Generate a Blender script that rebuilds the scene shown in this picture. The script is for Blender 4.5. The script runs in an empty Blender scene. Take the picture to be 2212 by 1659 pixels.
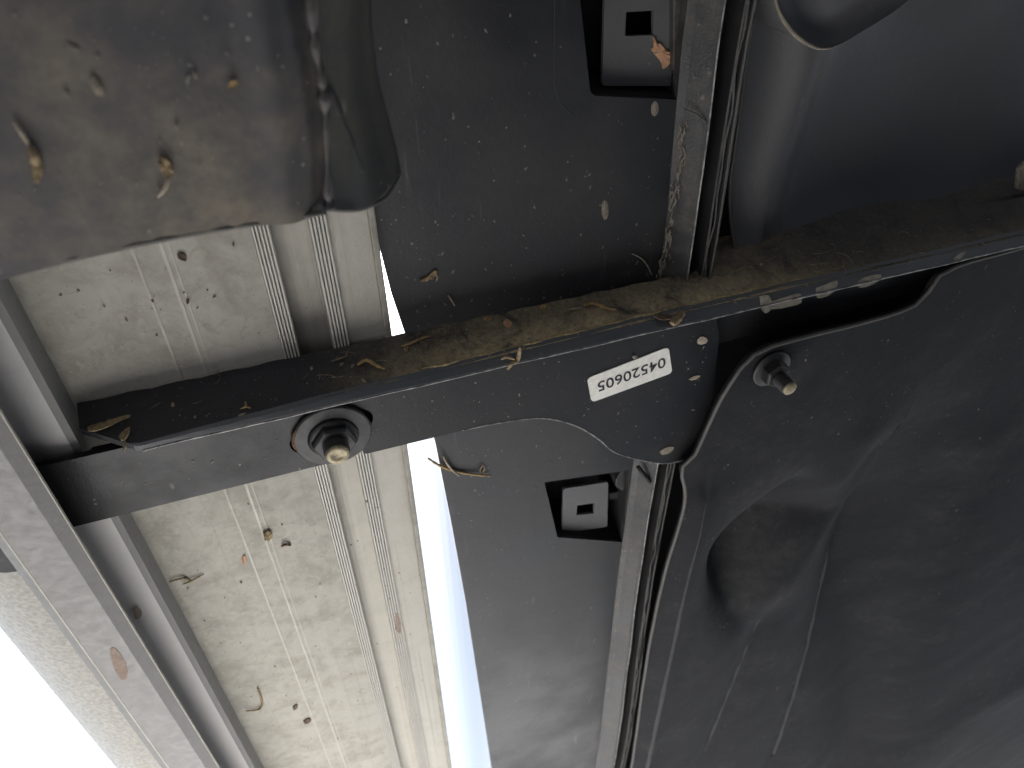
import bpy, bmesh, math, random
import numpy as np
from mathutils import Matrix, Vector
from mathutils.geometry import tessellate_polygon

# ------------------------------------------------------------------ camera, world, sun, exposure
C = bpy.context.scene.collection
SC = bpy.context.scene
# X = towards the middle of the vehicle, Y = along the vehicle, Z = up.  The lens is the origin, 0.2 m over the ground.
GROUND_Z = -0.20
AX = np.array([[0.9430, 0.2248, 0.2454], [0.0067, -0.7502, 0.6612], [-0.3327, 0.6219, 0.7089]])
cam_d = bpy.data.cameras.new("camera")
cam = bpy.data.objects.new("camera", cam_d)
C.objects.link(cam)
r_, u_, f_ = Vector(AX[:, 0]).normalized(), None, Vector(AX[:, 2]).normalized()
u_ = Vector(AX[:, 1]); u_ = (u_ - f_ * u_.dot(f_)).normalized(); r_ = f_.cross(u_)
cam.matrix_world = Matrix(((r_.x, u_.x, -f_.x, 0), (r_.y, u_.y, -f_.y, 0), (r_.z, u_.z, -f_.z, 0), (0, 0, 0, 1)))
cam_d.sensor_width = 36
cam_d.lens = 36 * 1661 / 2212
cam_d.clip_start = 0.005
cam_d.clip_end = 500
cam_d.dof.use_dof = True
cam_d.dof.focus_distance = 0.33
cam_d.dof.aperture_fstop = 16
SC.camera = cam

SUN_EL, SUN_AZ = math.radians(56), math.radians(-40)      # azimuth from +Y towards +X
w = bpy.data.worlds.new("World"); SC.world = w; w.use_nodes = True
nt = w.node_tree; bg = nt.nodes["Background"]
sky = nt.nodes.new("ShaderNodeTexSky"); sky.sky_type = 'NISHITA'; sky.sun_disc = False
sky.sun_elevation = SUN_EL; sky.sun_rotation = SUN_AZ; sky.dust_density = 2.0
nt.links.new(sky.outputs[0], bg.inputs[0]); bg.inputs[1].default_value = 0.10
sun_d = bpy.data.lights.new("sun", 'SUN'); sun_d.energy = 5.0; sun_d.angle = math.radians(0.5); sun_d.color = (1, .975, .945)
sun = bpy.data.objects.new("sun", sun_d); C.objects.link(sun)
sv = Vector((math.sin(SUN_AZ) * math.cos(SUN_EL), math.cos(SUN_AZ) * math.cos(SUN_EL), math.sin(SUN_EL)))
sun.rotation_euler = (-sv).to_track_quat('-Z', 'Y').to_euler()
sun.location = sv * 8
SC.view_settings.view_transform = 'Standard'; SC.view_settings.look = 'None'
SC.view_settings.gamma = 1; SC.view_settings.use_curve_mapping = False
SC.view_settings.exposure = 2.65
SC.cycles.use_denoising = True
SC.cycles.max_bounces = 8; SC.cycles.diffuse_bounces = 5; SC.cycles.caustics_reflective = False; SC.cycles.caustics_refractive = False

# ------------------------------------------------------------------ helpers
# lines of the picture (2212 x 1659 grid) are carried onto the real planes of the vehicle (a known height or a known Y)
def _ray(x, y): return AX @ np.array([x - 1106.0, -(y - 829.5), 1661.0])
def af(x, y, d=0): r = _ray(x, y); return Vector(r * ((.2702 - d) / (r[1] + .25 * r[2])))      # leaning flange of the bracket
def az(x, y, z): r = _ray(x, y); return Vector(r * (z / r[2]))
def ay(x, y, Y): r = _ray(x, y); return Vector(r * (Y / r[1]))
rnd = random.Random(7)

def link(o, parent=None):
    C.objects.link(o)
    if parent: o.parent = parent
    return o
def mesh(name, vs, fs, mat, parent=None, smooth=False, bevel=0, seg=2):
    me = bpy.data.meshes.new(name); me.from_pydata([tuple(v) for v in vs], [], fs); me.update()
    bm = bmesh.new(); bm.from_mesh(me)
    bmesh.ops.recalc_face_normals(bm, faces=bm.faces); bm.to_mesh(me); bm.free()
    if smooth:
        for p in me.polygons: p.use_smooth = True
    me.materials.append(mat)
    o = bpy.data.objects.new(name, me); link(o, parent)
    if bevel:
        b = o.modifiers.new("bevel", 'BEVEL'); b.width = bevel; b.segments = seg; b.limit_method = 'ANGLE'; b.angle_limit = math.radians(35)
        b.harden_normals = False
    return o
def tag(o, label, cat, group=None, kind=None):
    if label: o["label"] = label
    if cat: o["category"] = cat
    if group: o["group"] = group
    if kind: o["kind"] = kind
    return o
def empty(name, loc, label, cat, group=None):
    o = bpy.data.objects.new(name, None); o.empty_display_size = .02; C.objects.link(o)
    return tag(o, label, cat, group)
def solid(name, loops, place, t0, t1, mat, parent=None, bevel=0):
    """plate: 2-D loops (first outer, others holes); place(a, b, t) -> 3-D point; faces at t0 and t1"""
    flat = [p for l in loops for p in l]
    tris = tessellate_polygon([[Vector((p[0], p[1], 0)) for p in l] for l in loops])
    n = len(flat)
    vs = [place(p[0], p[1], t0) for p in flat] + [place(p[0], p[1], t1) for p in flat]
    fs = [tuple(t) for t in tris] + [tuple(i + n for i in reversed(t)) for t in tris]
    k = 0
    for l in loops:
        m = len(l)
        for i in range(m):
            a, b = k + i, k + (i + 1) % m
            fs.append((a, b, b + n, a + n))
        k += m
    return mesh(name, vs, fs, mat, parent, bevel=bevel)
def plate_z(name, loops, z0, z1, mat, parent=None, bevel=0):
    return solid(name, loops, lambda a, b, t: (a, b, t), z0, z1, mat, parent, bevel)
def plate_y(name, loops, y0, y1, mat, parent=None, bevel=0):      # loops in X,Z
    return solid(name, loops, lambda a, b, t: (a, t, b), y0, y1, mat, parent, bevel)
def plate_x(name, loops, x0, x1, mat, parent=None, bevel=0):      # loops in Y,Z
    return solid(name, loops, lambda a, b, t: (t, a, b), x0, x1, mat, parent, bevel)
def rounded(pts, r, seg=5):
    """round the corners of a polygon; r is one radius or one per point"""
    out = []; n = len(pts)
    for i, p in enumerate(pts):
        rr = r[i] if isinstance(r, (list, tuple)) else r
        p = Vector(p[:2]); a = Vector(pts[i - 1][:2]) - p; b = Vector(pts[(i + 1) % n][:2]) - p
        d = min(rr, a.length * .45, b.length * .45)
        if d < 1e-6: out.append((p.x, p.y)); continue
        A, B = p + a.normalized() * d, p + b.normalized() * d
        for k in range(seg + 1):
            t = k / seg
            q = A * (1 - t) ** 2 + p * 2 * t * (1 - t) + B * t * t
            out.append((q.x, q.y))
    return out
def smooth_line(pts, n=6):
    """Catmull-Rom through the points"""
    P = [Vector(p) for p in pts]; out = []
    for i in range(len(P) - 1):
        a = P[max(i - 1, 0)]; b = P[i]; c = P[i + 1]; d = P[min(i + 2, len(P) - 1)]
        for k in range(n):
            t = k / n
            out.append(.5 * ((2 * b) + (c - a) * t + (2 * a - 5 * b + 4 * c - d) * t * t + (3 * b - a - 3 * c + d) * t ** 3))
    out.append(P[-1]); return out
def tube_data(pts, rad, seg=6, flat=1.0, fn=None):
    P = [Vector(p) for p in pts]; vs = []; fs = []
    for i, p in enumerate(P):
        t = (P[min(i + 1, len(P) - 1)] - P[max(i - 1, 0)])
        if t.length < 1e-9: t = Vector((1, 0, 0))
        t.normalize(); n = Vector(fn) if fn else Vector((0.13, .21, 1)); s = t.cross(n)
        if s.length < 1e-6: s = t.cross(Vector((1, 0, 0)))
        s.normalize(); n = s.cross(t)
        r = rad[i] if isinstance(rad, (list, tuple)) else rad
        for k in range(seg):
            a = 2 * math.pi * k / seg
            vs.append(p + s * math.cos(a) * r + n * math.sin(a) * r * flat)
    for i in range(len(P) - 1):
        for k in range(seg):
            fs.append((i * seg + k, i * seg + (k + 1) % seg, (i + 1) * seg + (k + 1) % seg, (i + 1) * seg + k))
    fs.append(tuple(range(seg))); fs.append(tuple((len(P) - 1) * seg + k for k in reversed(range(seg))))
    return vs, fs
def tube(name, pts, rad, mat, parent=None, seg=6, flat=1.0, fn=None):
    v, f = tube_data(pts, rad, seg, flat, fn)
    return mesh(name, v, f, mat, parent, smooth=True)
def lathe(name, prof, mat, parent, c, seg=40, smooth=True, tilt=None):
    """prof: (radius, drop) pairs; drop is measured downwards from c"""
    vs = []; fs = []
    for r, d in prof:
        for k in range(seg):
            a = 2 * math.pi * k / seg
            vs.append(Vector((r * math.cos(a), r * math.sin(a), -d)))
    for i in range(len(prof) - 1):
        for k in range(seg):
            fs.append((i * seg + k, i * seg + (k + 1) % seg, (i + 1) * seg + (k + 1) % seg, (i + 1) * seg + k))
    fs.append(tuple(range(seg))); fs.append(tuple((len(prof) - 1) * seg + k for k in range(seg)))
    if tilt: vs = [tilt @ v for v in vs]
    return mesh(name, [v + Vector(c) for v in vs], fs, mat, parent, smooth=smooth)

# ------------------------------------------------------------------ materials
def new_mat(name):
    m = bpy.data.materials.new(name); m.use_nodes = True
    return m, m.node_tree, m.node_tree.nodes["Principled BSDF"]
class N:
    def __init__(s, t): s.t = t
    def n(s, typ, **kw):
        x = s.t.nodes.new(typ)
        for k, v in kw.items():
            if k in ("op",): x.operation = v
            elif k == "blend": x.blend_type = v
            elif hasattr(x, k) and not k.startswith("i_"): setattr(x, k, v)
        return x
    def L(s, a, b): s.t.links.new(a, b)
    def coord(s, sc=(1, 1, 1)):
        c = s.n("ShaderNodeTexCoord"); m = s.n("ShaderNodeMapping"); m.inputs["Scale"].default_value = sc
        s.L(c.outputs["Object"], m.inputs[0]); return m.outputs[0]
    def noise(s, scale, detail=4, rough=.55, sc=(1, 1, 1), dist=0):
        x = s.n("ShaderNodeTexNoise"); x.inputs["Scale"].default_value = scale; x.inputs["Detail"].default_value = detail
        x.inputs["Roughness"].default_value = rough; x.inputs["Distortion"].default_value = dist
        s.L(s.coord(sc), x.inputs["Vector"]); return x.outputs[0]
    def vor(s, scale, sc=(1, 1, 1), feature='F1', rand=1.0):
        x = s.n("ShaderNodeTexVoronoi"); x.feature = feature; x.inputs["Scale"].default_value = scale
        x.inputs["Randomness"].default_value = rand
        s.L(s.coord(sc), x.inputs["Vector"]); return x.outputs[0]
    def ramp(s, v, a, b, lo=0.0, hi=1.0):
        x = s.n("ShaderNodeMapRange"); x.interpolation_type = 'SMOOTHSTEP'
        for i, q in zip((1, 2, 3, 4), (a, b, lo, hi)): x.inputs[i].default_value = q
        s.L(v, x.inputs[0]); return x.outputs[0]
    def math(s, op, a, b=None):
        x = s.n("ShaderNodeMath"); x.operation = op
        for i, q in enumerate((a, b)):
            if q is None: continue
            if isinstance(q, (int, float)): x.inputs[i].default_value = q
            else: s.L(q, x.inputs[i])
        return x.outputs[0]
    def mix(s, fac, a, b):
        x = s.n("ShaderNodeMix"); x.data_type = 'RGBA'
        for i, q in ((0, fac), (6, a), (7, b)):
            if isinstance(q, (int, float)): x.inputs[i].default_value = q
            elif isinstance(q, (tuple, list)): x.inputs[i].default_value = (*q[:3], 1)
            else: s.L(q, x.inputs[i])
        return x.outputs[2]
    def bump(s, h, strength=.3, dist=.001):
        x = s.n("ShaderNodeBump"); x.inputs["Strength"].default_value = strength; x.inputs["Distance"].default_value = dist
        s.L(h, x.inputs["Height"]); return x.outputs[0]

def black_mat(name, base=(.022, .023, .026), rough=.5, dust=(.20, .18, .15), film=.10, film_scale=26, specks=.5, streak=.0, bump=.12, spec=.5):
    m, t, b = new_mat(name); g = N(t)
    n1 = g.noise(film_scale, 5, .62); n2 = g.noise(film_scale * 9, 4, .7)
    fm = g.math('MULTIPLY', g.ramp(n1, .38, .75), g.ramp(n2, .25, .75, .45, 1))
    fm = g.math('MULTIPLY', fm, film)
    col = g.mix(fm, base, dust)
    v = g.vor(260); keep = g.ramp(g.noise(90, 2), .52, .66)
    sp = g.math('MULTIPLY', g.ramp(v, .16, .07), keep); sp = g.math('MULTIPLY', sp, specks)
    col = g.mix(sp, col, (.42, .40, .35))
    v2 = g.vor(75, (1, .45, 1)); sp2 = g.math('MULTIPLY', g.ramp(v2, .10, .05), g.ramp(g.noise(37, 2), .55, .62)); sp2 = g.math('MULTIPLY', sp2, specks * .6)
    col = g.mix(sp2, col, (.34, .30, .24))
    if streak:
        s1 = g.noise(240, 3, .6, (1, .07, 1)); s2 = g.ramp(g.noise(14, 3), .45, .7)
        sf = g.math('MULTIPLY', g.math('MULTIPLY', g.ramp(s1, .62, .75), s2), streak)
        col = g.mix(sf, col, (.30, .29, .27))
    g.L(col, b.inputs["Base Color"])
    rr = g.ramp(n1, .3, .8, rough - .08, rough + .16); g.L(rr, b.inputs["Roughness"])
    b.inputs["Specular IOR Level"].default_value = spec
    g.L(g.bump(g.math('ADD', g.noise(900, 3), g.math('MULTIPLY', n2, 2)), bump, .0006), b.inputs["Normal"])
    return m
def plain_mat(name, col, rough=.7, var=.25, scale=300, metal=0.0, col2=None, bump=.2):
    m, t, b = new_mat(name); g = N(t)
    n1 = g.ramp(g.noise(scale, 4, .6), .3, .7)
    c2 = col2 or tuple(c * (1 - var) for c in col)
    g.L(g.mix(n1, col, c2), b.inputs["Base Color"])
    b.inputs["Roughness"].default_value = rough; b.inputs["Metallic"].default_value = metal
    g.L(g.bump(g.noise(scale * 3, 3), bump, .0005), b.inputs["Normal"])
    return m
def alu_mat(name, base=(.60, .58, .53), stain=.5, specks=.8, lines=.5, rough=.55, metal=.15):
    m, t, b = new_mat(name); g = N(t)
    n1 = g.noise(55, 8, .68, dist=.35); n2 = g.noise(260, 6, .7, dist=.3); nb = g.noise(9, 3, .5)
    dk = (base[0] * .70, base[1] * .69, base[2] * .66); lt = tuple(min(1, c * 1.18) for c in base)
    col = g.mix(g.math('MULTIPLY', g.ramp(n1, .40, .68), stain * .75), base, dk)
    col = g.mix(g.math('MULTIPLY', g.ramp(n2, .52, .70), g.math('MULTIPLY', g.ramp(nb, .35, .6), stain * .7)), col, lt)
    col = g.mix(g.math('MULTIPLY', g.ramp(g.noise(130, 7, .72, dist=1.0), .56, .64), stain * .35), col, (base[0] * .62, base[1] * .60, base[2] * .52))
    ln = g.noise(420, 2, .5, (1, .012, 1)); col = g.mix(g.math('MULTIPLY', g.ramp(ln, .56, .74), lines * .5), col, dk)
    l2 = g.noise(120, 2, .5, (1, .008, 1)); col = g.mix(g.math('MULTIPLY', g.ramp(l2, .60, .70), lines * .4), col, lt)
    v = g.vor(150, (1, .5, 1)); kp = g.ramp(g.noise(50, 2), .52, .62)
    col = g.mix(g.math('MULTIPLY', g.math('MULTIPLY', g.ramp(v, .11, .05), kp), specks), col, (.10, .085, .065))
    v = g.vor(520); kp = g.ramp(g.noise(60, 2), .48, .66)
    col = g.mix(g.math('MULTIPLY', g.math('MULTIPLY', g.ramp(v, .2, .08), kp), specks * .7), col, (.17, .15, .12))
    g.L(col, b.inputs["Base Color"])
    b.inputs["Metallic"].default_value = metal; g.L(g.ramp(n2, .2, .8, rough - .1, rough + .15), b.inputs["Roughness"])
    g.L(g.bump(g.math('ADD', g.math('MULTIPLY', n1, 1.2), g.math('MULTIPLY', n2, .8)), .35, .0007), b.inputs["Normal"])
    return m

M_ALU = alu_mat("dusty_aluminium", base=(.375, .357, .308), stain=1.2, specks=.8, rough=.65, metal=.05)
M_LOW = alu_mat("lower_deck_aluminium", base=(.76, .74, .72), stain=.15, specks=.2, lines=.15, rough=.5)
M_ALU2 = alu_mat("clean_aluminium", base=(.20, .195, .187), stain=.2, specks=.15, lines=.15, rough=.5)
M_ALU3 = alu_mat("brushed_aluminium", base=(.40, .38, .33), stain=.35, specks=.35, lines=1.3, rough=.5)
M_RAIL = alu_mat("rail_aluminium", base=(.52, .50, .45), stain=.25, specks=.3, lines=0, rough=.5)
M_RISER = alu_mat("shaded_riser", base=(.26, .255, .25), stain=.15, specks=.1, lines=.1, rough=.6)  # darker copy of the aluminium: the riser's shade is put into the colour
M_NOSE = plain_mat("textured_step_nose", (.46, .44, .40), .75, .3, 420, bump=.9)
M_BRK = black_mat("bracket_black_paint", (.006, .0065, .008), .48, film=.06, specks=.4, spec=.32)
def flange_mat():
    m, t, b = new_mat("bracket_dirty_flange"); g = N(t)
    sx = g.n("ShaderNodeSeparateXYZ"); c = g.n("ShaderNodeTexCoord"); g.L(c.outputs["Object"], sx.inputs[0])
    along = g.math('ADD', g.ramp(sx.outputs[0], -.01, .09), 0.0); along = g.math('MULTIPLY', along, g.ramp(sx.outputs[0], .27, .18, .22, 1))
    low = g.ramp(sx.outputs[2], .262, .243, .35, 1)
    n1 = g.noise(60, 6, .65, dist=.8); n2 = g.noise(420, 4, .7)
    d = g.math('MULTIPLY', g.math('MULTIPLY', g.ramp(n1, .26, .58), along), low)
    d = g.math('MULTIPLY', d, g.ramp(n2, .2, .7, .4, 1))
    col = g.mix(g.math('MULTIPLY', d, 1.0), (.026, .025, .028), (.72, .57, .33))
    n3 = g.math('MULTIPLY', g.ramp(g.noise(240, 5, .7), .52, .72), g.math('MULTIPLY', along, .55)); col = g.mix(n3, col, (.42, .34, .23))
    v = g.math('MULTIPLY', g.ramp(g.vor(300), .16, .07), .35); col = g.mix(v, col, (.34, .30, .24))
    g.L(col, b.inputs["Base Color"]); b.inputs["Roughness"].default_value = .62
    g.L(g.bump(g.math('ADD', g.math('MULTIPLY', n1, 2), n2), .6, .0012), b.inputs["Normal"]); return m
M_WEBFLANGE = flange_mat()
M_LIP = black_mat("bracket_lip_paint", (.085, .089, .095), .42, film=.25, film_scale=40, specks=.5)
M_ROCK = black_mat("rocker_black_plastic", (.018, .0185, .020), .46, film=.09, film_scale=17, specks=.35, streak=.25)
M_STRIP = black_mat("rocker_flange_dusty", (.022, .022, .023), .5, dust=(.32, .29, .23), film=.28, film_scale=70, specks=.4, bump=.4)
M_CLIP = black_mat("clip_plate_grey", (.095, .095, .098), .5, film=.2, specks=.3)
M_DARK = black_mat("pocket_black", (.008, .008, .010), .7, film=.05, specks=.1)
M_BEAD = black_mat("dusty_crest_highlight", (.024, .025, .027), .75, film=.35, film_scale=120, specks=.3, bump=.6)
M_EDGE = plain_mat("bare_worn_edge", (.42, .41, .38), .5, .6, 220, metal=.2, col2=(.10, .10, .10))
M_SHIELD = black_mat("shield_black_plastic", (.014, .0145, .0165), .85, dust=(.17, .17, .165), film=.22, film_scale=14, specks=.25, streak=.1, bump=.5, spec=.2)
M_FLOOR = black_mat("floor_black_underseal", (.085, .0855, .088), .48, film=.08, film_scale=15, specks=.2, streak=.2, bump=.2)
M_RIM = black_mat("shield_rim", (.085, .082, .075), .6, film=.5, film_scale=80, specks=.2)
M_EAR = black_mat("near_ear", (.016, .017, .017), .6, dust=(.22, .20, .15), film=.3, film_scale=24, specks=.4)
M_NEAR = black_mat("near_shield_dusty", (.036, .036, .040), .6, dust=(.34, .28, .20), film=.75, film_scale=17, specks=.5)
M_SEAM = black_mat("seam_sealer", (.08, .078, .072), .38, film=.4, film_scale=120, specks=.2, bump=.7)
M_SILVER = plain_mat("silver_car_paint", (.155, .163, .172), .4, .18, 1400, metal=.2, bump=.1)
M_STEEL = plain_mat("washer_steel", (.050, .050, .050), .5, .4, 160, metal=.5)
M_NUT = plain_mat("nut_black_steel", (.035, .034, .034), .45, .4, 260, metal=.4)
M_BOLT_END = plain_mat("bolt_end_yellow_zinc", (.42, .36, .22), .5, .5, 500, metal=.3, col2=(.20, .17, .11))
M_RUST = plain_mat("rust", (.16, .075, .035), .85, .5, 700)
M_STICK = plain_mat("sticker_white", (.86, .84, .77), .5, .14, 330, bump=.05)
M_INK = plain_mat("print_black", (.02, .018, .022), .6, .2, 400, bump=0)
M_STRAW = plain_mat("dry_straw", (.50, .34, .14), .8, .5, 400)
M_LEAF = plain_mat("dry_leaf", (.36, .27, .15), .85, .5, 500)
M_PALE = plain_mat("pale_seed", (.42, .36, .27), .85, .35, 600)
M_CHIP = plain_mat("orange_chip", (.62, .34, .18), .85, .35, 500, col2=(.45, .27, .17))
M_BROWN = plain_mat("brown_bark", (.15, .10, .07), .9, .5, 500)
M_MUD = plain_mat("tan_dry_mud", (.27, .235, .18), .9, .35, 300, bump=.6)
M_SCRAPE = plain_mat("pale_scrape", (.15, .135, .105), .8, .5, 260, bump=.3)
M_STAIN = plain_mat("brown_stain", (.33, .25, .20), .9, .3, 400)
M_DUST = plain_mat("dust_flecks", (.20, .185, .155), .9, .4, 900)
M_DUSTRIDGE = plain_mat("golden_dust", (.52, .41, .22), .9, .5, 500, bump=.8)
M_FIBER = plain_mat("web_fibres", (.40, .33, .22), .9, .5, 500)

def ground_mat(name, c0, c1, sc):
    m, t, b = new_mat(name); g = N(t)
    n = g.noise(sc, 6, .6); g.L(g.mix(g.ramp(n, .3, .7), c0, c1), b.inputs["Base Color"])
    b.inputs["Roughness"].default_value = .9; g.L(g.bump(g.noise(60, 5), .4, .01), b.inputs["Normal"]); return m

# ------------------------------------------------------------------ unseen ground: dark asphalt, plus an added pale slab that bounces light upward
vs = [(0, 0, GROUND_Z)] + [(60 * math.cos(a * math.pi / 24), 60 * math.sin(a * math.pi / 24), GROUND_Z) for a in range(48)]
g_ = mesh("ground", vs, [(0, i + 1, (i + 1) % 48 + 1) for i in range(48)], ground_mat("asphalt", (.045, .046, .049), (.035, .036, .039), 40))  # dark all over, standing in for shade around the camera
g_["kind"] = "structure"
BOUNCE_SLAB = (.40, 2.0)  # extent of the added slab, set so bounced light comes from ahead
pv = mesh("bounce_slab", [(-.45, BOUNCE_SLAB[0], GROUND_Z + .012), (30, BOUNCE_SLAB[0], GROUND_Z + .012), (30, BOUNCE_SLAB[1], GROUND_Z + .012), (-.45, BOUNCE_SLAB[1], GROUND_Z + .012), (-.45, BOUNCE_SLAB[0], GROUND_Z), (30, BOUNCE_SLAB[0], GROUND_Z), (30, BOUNCE_SLAB[1], GROUND_Z), (-.45, BOUNCE_SLAB[1], GROUND_Z)],
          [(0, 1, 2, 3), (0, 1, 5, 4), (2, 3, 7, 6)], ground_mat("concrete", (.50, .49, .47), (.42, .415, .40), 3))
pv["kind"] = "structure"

Y0, Y1 = -2.6, 1.75      # length of vehicle that is built

# ------------------------------------------------------------------ silver body side, seen through the gap behind the step
side = empty("vehicle_body", (0, 0, 0), "silver painted body side seen bright through gap beside the aluminium step", "body panel")
pf = smooth_line([(.085, 0, .292), (.078, 0, .31), (.062, 0, .36), (.05, 0, .45), (.045, 0, .7), (.055, 0, 1.1)], 6)
outer = [(p.x, p.z) for p in pf]; inner = [(p.x + .004, p.z + .001) for p in reversed(pf)]
plate_y("sill_skin", [outer + inner], Y0, Y1, M_SILVER, side)
# the rest of the body over the sill: it keeps the sun off the ground under and beside the step
cab = [(.0595, 1.098), (.20, 1.50), (.45, 1.56), (1.30, 1.56), (1.55, 1.50), (1.70, 1.098), (1.72, .42), (1.70, .31), (.0955, .31), (.0665, .36), (.0545, .45), (.0495, .70)]
plate_y("cabin_shell", [cab], Y0 + .001, Y1 - .001, M_SILVER, side)

# ------------------------------------------------------------------ running board (aluminium extrusion)
board = empty("running_board", (0, 0, 0), "aluminium running board with ribbed rails, seen from underneath at left", "running board")
ZB = .266
def prism(name, pts, mat, parent=board, bevel=0): return plate_y(name, [pts], Y0, Y1, mat, parent, bevel)
deck = prism("deck", [(-.0898, ZB), (-.0084, ZB), (-.0084, ZB + .004), (-.0898, ZB + .004)], M_ALU)
for a, b in ((-.0496, -.0486), (-.0402, -.0390), (-.0374, -.0368)):                       # thin drawn lines along the extrusion
    prism("die_line", [(a, ZB - .00025), (b, ZB - .00025), (b, ZB + .0005), (a, ZB + .0005)], M_ALU3, deck)
def ribbed(a, b, n):
    pts = []; p = (b - a) / n
    for i in range(n):
        x = a + i * p
        pts += [(x, ZB + .0018), (x + p * .16, ZB - .0004), (x + p * .66, ZB - .0004), (x + p * .84, ZB + .0018)]
    pts += [(b, ZB + .0018), (b, ZB + .010), (a, ZB + .010)]
    prism("ribbed_rail", pts, M_RAIL)
ribbed(-.0084, -.0017, 5); ribbed(.0123, .0193, 5)
prism("slot_channel", [(-.0017, ZB + .0098), (.0123, ZB + .0098), (.0123, ZB + .013), (-.0017, ZB + .013)], M_ALU3)
prism("edge_strip", [(.0193, ZB + .0022), (.0346, ZB + .0022), (.0346, ZB + .006), (.0193, ZB + .006)], M_ALU3)
prism("edge_lip", [(.0346, ZB - .0008), (.0374, ZB - .0003), (.0374, ZB + .012), (.0346, ZB + .012)], M_ALU, bevel=.0006)
ZL = .2514
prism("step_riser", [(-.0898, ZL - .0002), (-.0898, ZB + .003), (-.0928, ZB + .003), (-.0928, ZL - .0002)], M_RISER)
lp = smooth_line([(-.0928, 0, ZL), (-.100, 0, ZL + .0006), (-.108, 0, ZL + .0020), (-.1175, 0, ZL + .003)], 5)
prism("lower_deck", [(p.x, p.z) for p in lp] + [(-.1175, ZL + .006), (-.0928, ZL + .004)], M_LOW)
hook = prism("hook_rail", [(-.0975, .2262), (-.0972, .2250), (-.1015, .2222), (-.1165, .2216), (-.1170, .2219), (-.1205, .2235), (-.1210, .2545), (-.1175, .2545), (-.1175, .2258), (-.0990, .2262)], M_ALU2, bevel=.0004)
prism("hook_bead", [(-.09705, .2270), (-.0966, .2262), (-.0968, .2252), (-.0975, .2250), (-.0980, .2265)], M_ALU3, hook)
prism("hook_bead", [(-.1163, .22145), (-.1169, .22145), (-.1169, .2222), (-.1163, .2222)], M_ALU3, hook)
npf = smooth_line([(-.1210, 0, .2500), (-.131, 0, .2497), (-.142, 0, .2520), (-.153, 0, .2575), (-.163, 0, .2655), (-.171, 0, .2765), (-.174, 0, .288), (-.168, 0, .296), (-.158, 0, .299)], 6)
prism("outer_nose", [(p.x, p.z) for p in npf] + [(-.1210, .299)], M_NOSE)
prism("tread_plate", [(-.1205, .290), (.0374, .290), (.0374, .299), (-.1205, .299)], M_DARK)
prism("inner_side_wall", [(.0349, .2785), (.0371, .2785), (.0371, .2897), (.0349, .2897)], M_ALU2)

# ------------------------------------------------------------------ bracket
br = empty("step_bracket", (0, 0, 0), "black steel step bracket with white number sticker, crossing the frame diagonally", "bracket")
YF = .2037; ZW = .2455; WT = .003; YI = .2140          # flange top line, plate height, plate thickness, plate's inner edge
fy = lambda z: YF + .25 * (.266 - z)
def wz(x, y, z=ZW): p = az(x, y, z); return (p.x, p.y)
rest = [wz(1555, 724), wz(1527, 962), wz(1495, 988), wz(1440, 1001), wz(1390, 995), wz(1330, 978), wz(1295, 950), wz(1255, 925), wz(1205, 908), wz(1150, 904), wz(1060, 917), wz(1000, 930)]
curve = [(p.x, p.y) for p in smooth_line([(p[0], p[1], 0) for p in rest[1:]], 6)]
YE = .2499
n0, n1 = wz(744, 1000), wz(787, 985)
web_out = [(-.143, YI), (.186, YI), rest[0]] + curve + [(n1[0], YE), (n1[0] - .0008, YE - .0045), (n0[0] + .0008, YE - .0042), (n0[0], YE), (-.121, YE), (-.124, YE + .017), (-.1355, YE + .0175), (-.143, YE + .012)]
web_out = rounded(web_out, [0, 0, 0] + [0] * len(curve) + [.0016] * 4 + [.001, .003, .007, .006], 4)
bc = az(718, 936, ZW)                                                              # bolt centre on the plate
ca, sa = math.cos(-.22), math.sin(-.22)
slot = []
for k in range(28):
    a = 2 * math.pi * k / 28
    x = .0062 * math.cos(a) + (.0122 if math.cos(a) > 0 else -.0122); y = .0062 * math.sin(a)
    slot.append((bc.x + .0 + x * ca - y * sa, bc.y - .0012 + x * sa + y * ca))
plate_z("web_plate", [web_out, slot], ZW, ZW + WT, M_BRK, br, bevel=.0005)
plate_z("web_extension", [rounded([(.190, YI), (.352, YI), (.342, YI + .016), (.306, YI + .026), (.192, YI + .0285)], .004)], ZW + .008, ZW + .011, M_ROCK, br, bevel=.0005)
# vertical flange with a diagonal cut at its outer end, top edge a little ragged with dried sealant
ft = []
xs = np.linspace(af(166, 868).x, .186, 60)
for i, x in enumerate(xs): ft.append((float(x), ZB - .0006 + (.0004 * math.sin(x * 340) + .0004 * rnd.random())))
q0, q1, q2 = af(282, 958), af(267, 955), af(171, 925)
fl = ft + [(.188, .283), (.60, .287), (.60, .2445), (.16, .2445), (q0.x, q0.z), (q1.x, q1.z), (q2.x, q2.z)]
solid("flange", [fl], lambda a, b, t: (a, fy(b) + t, b), 0, .003, M_WEBFLANGE, br)
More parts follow.
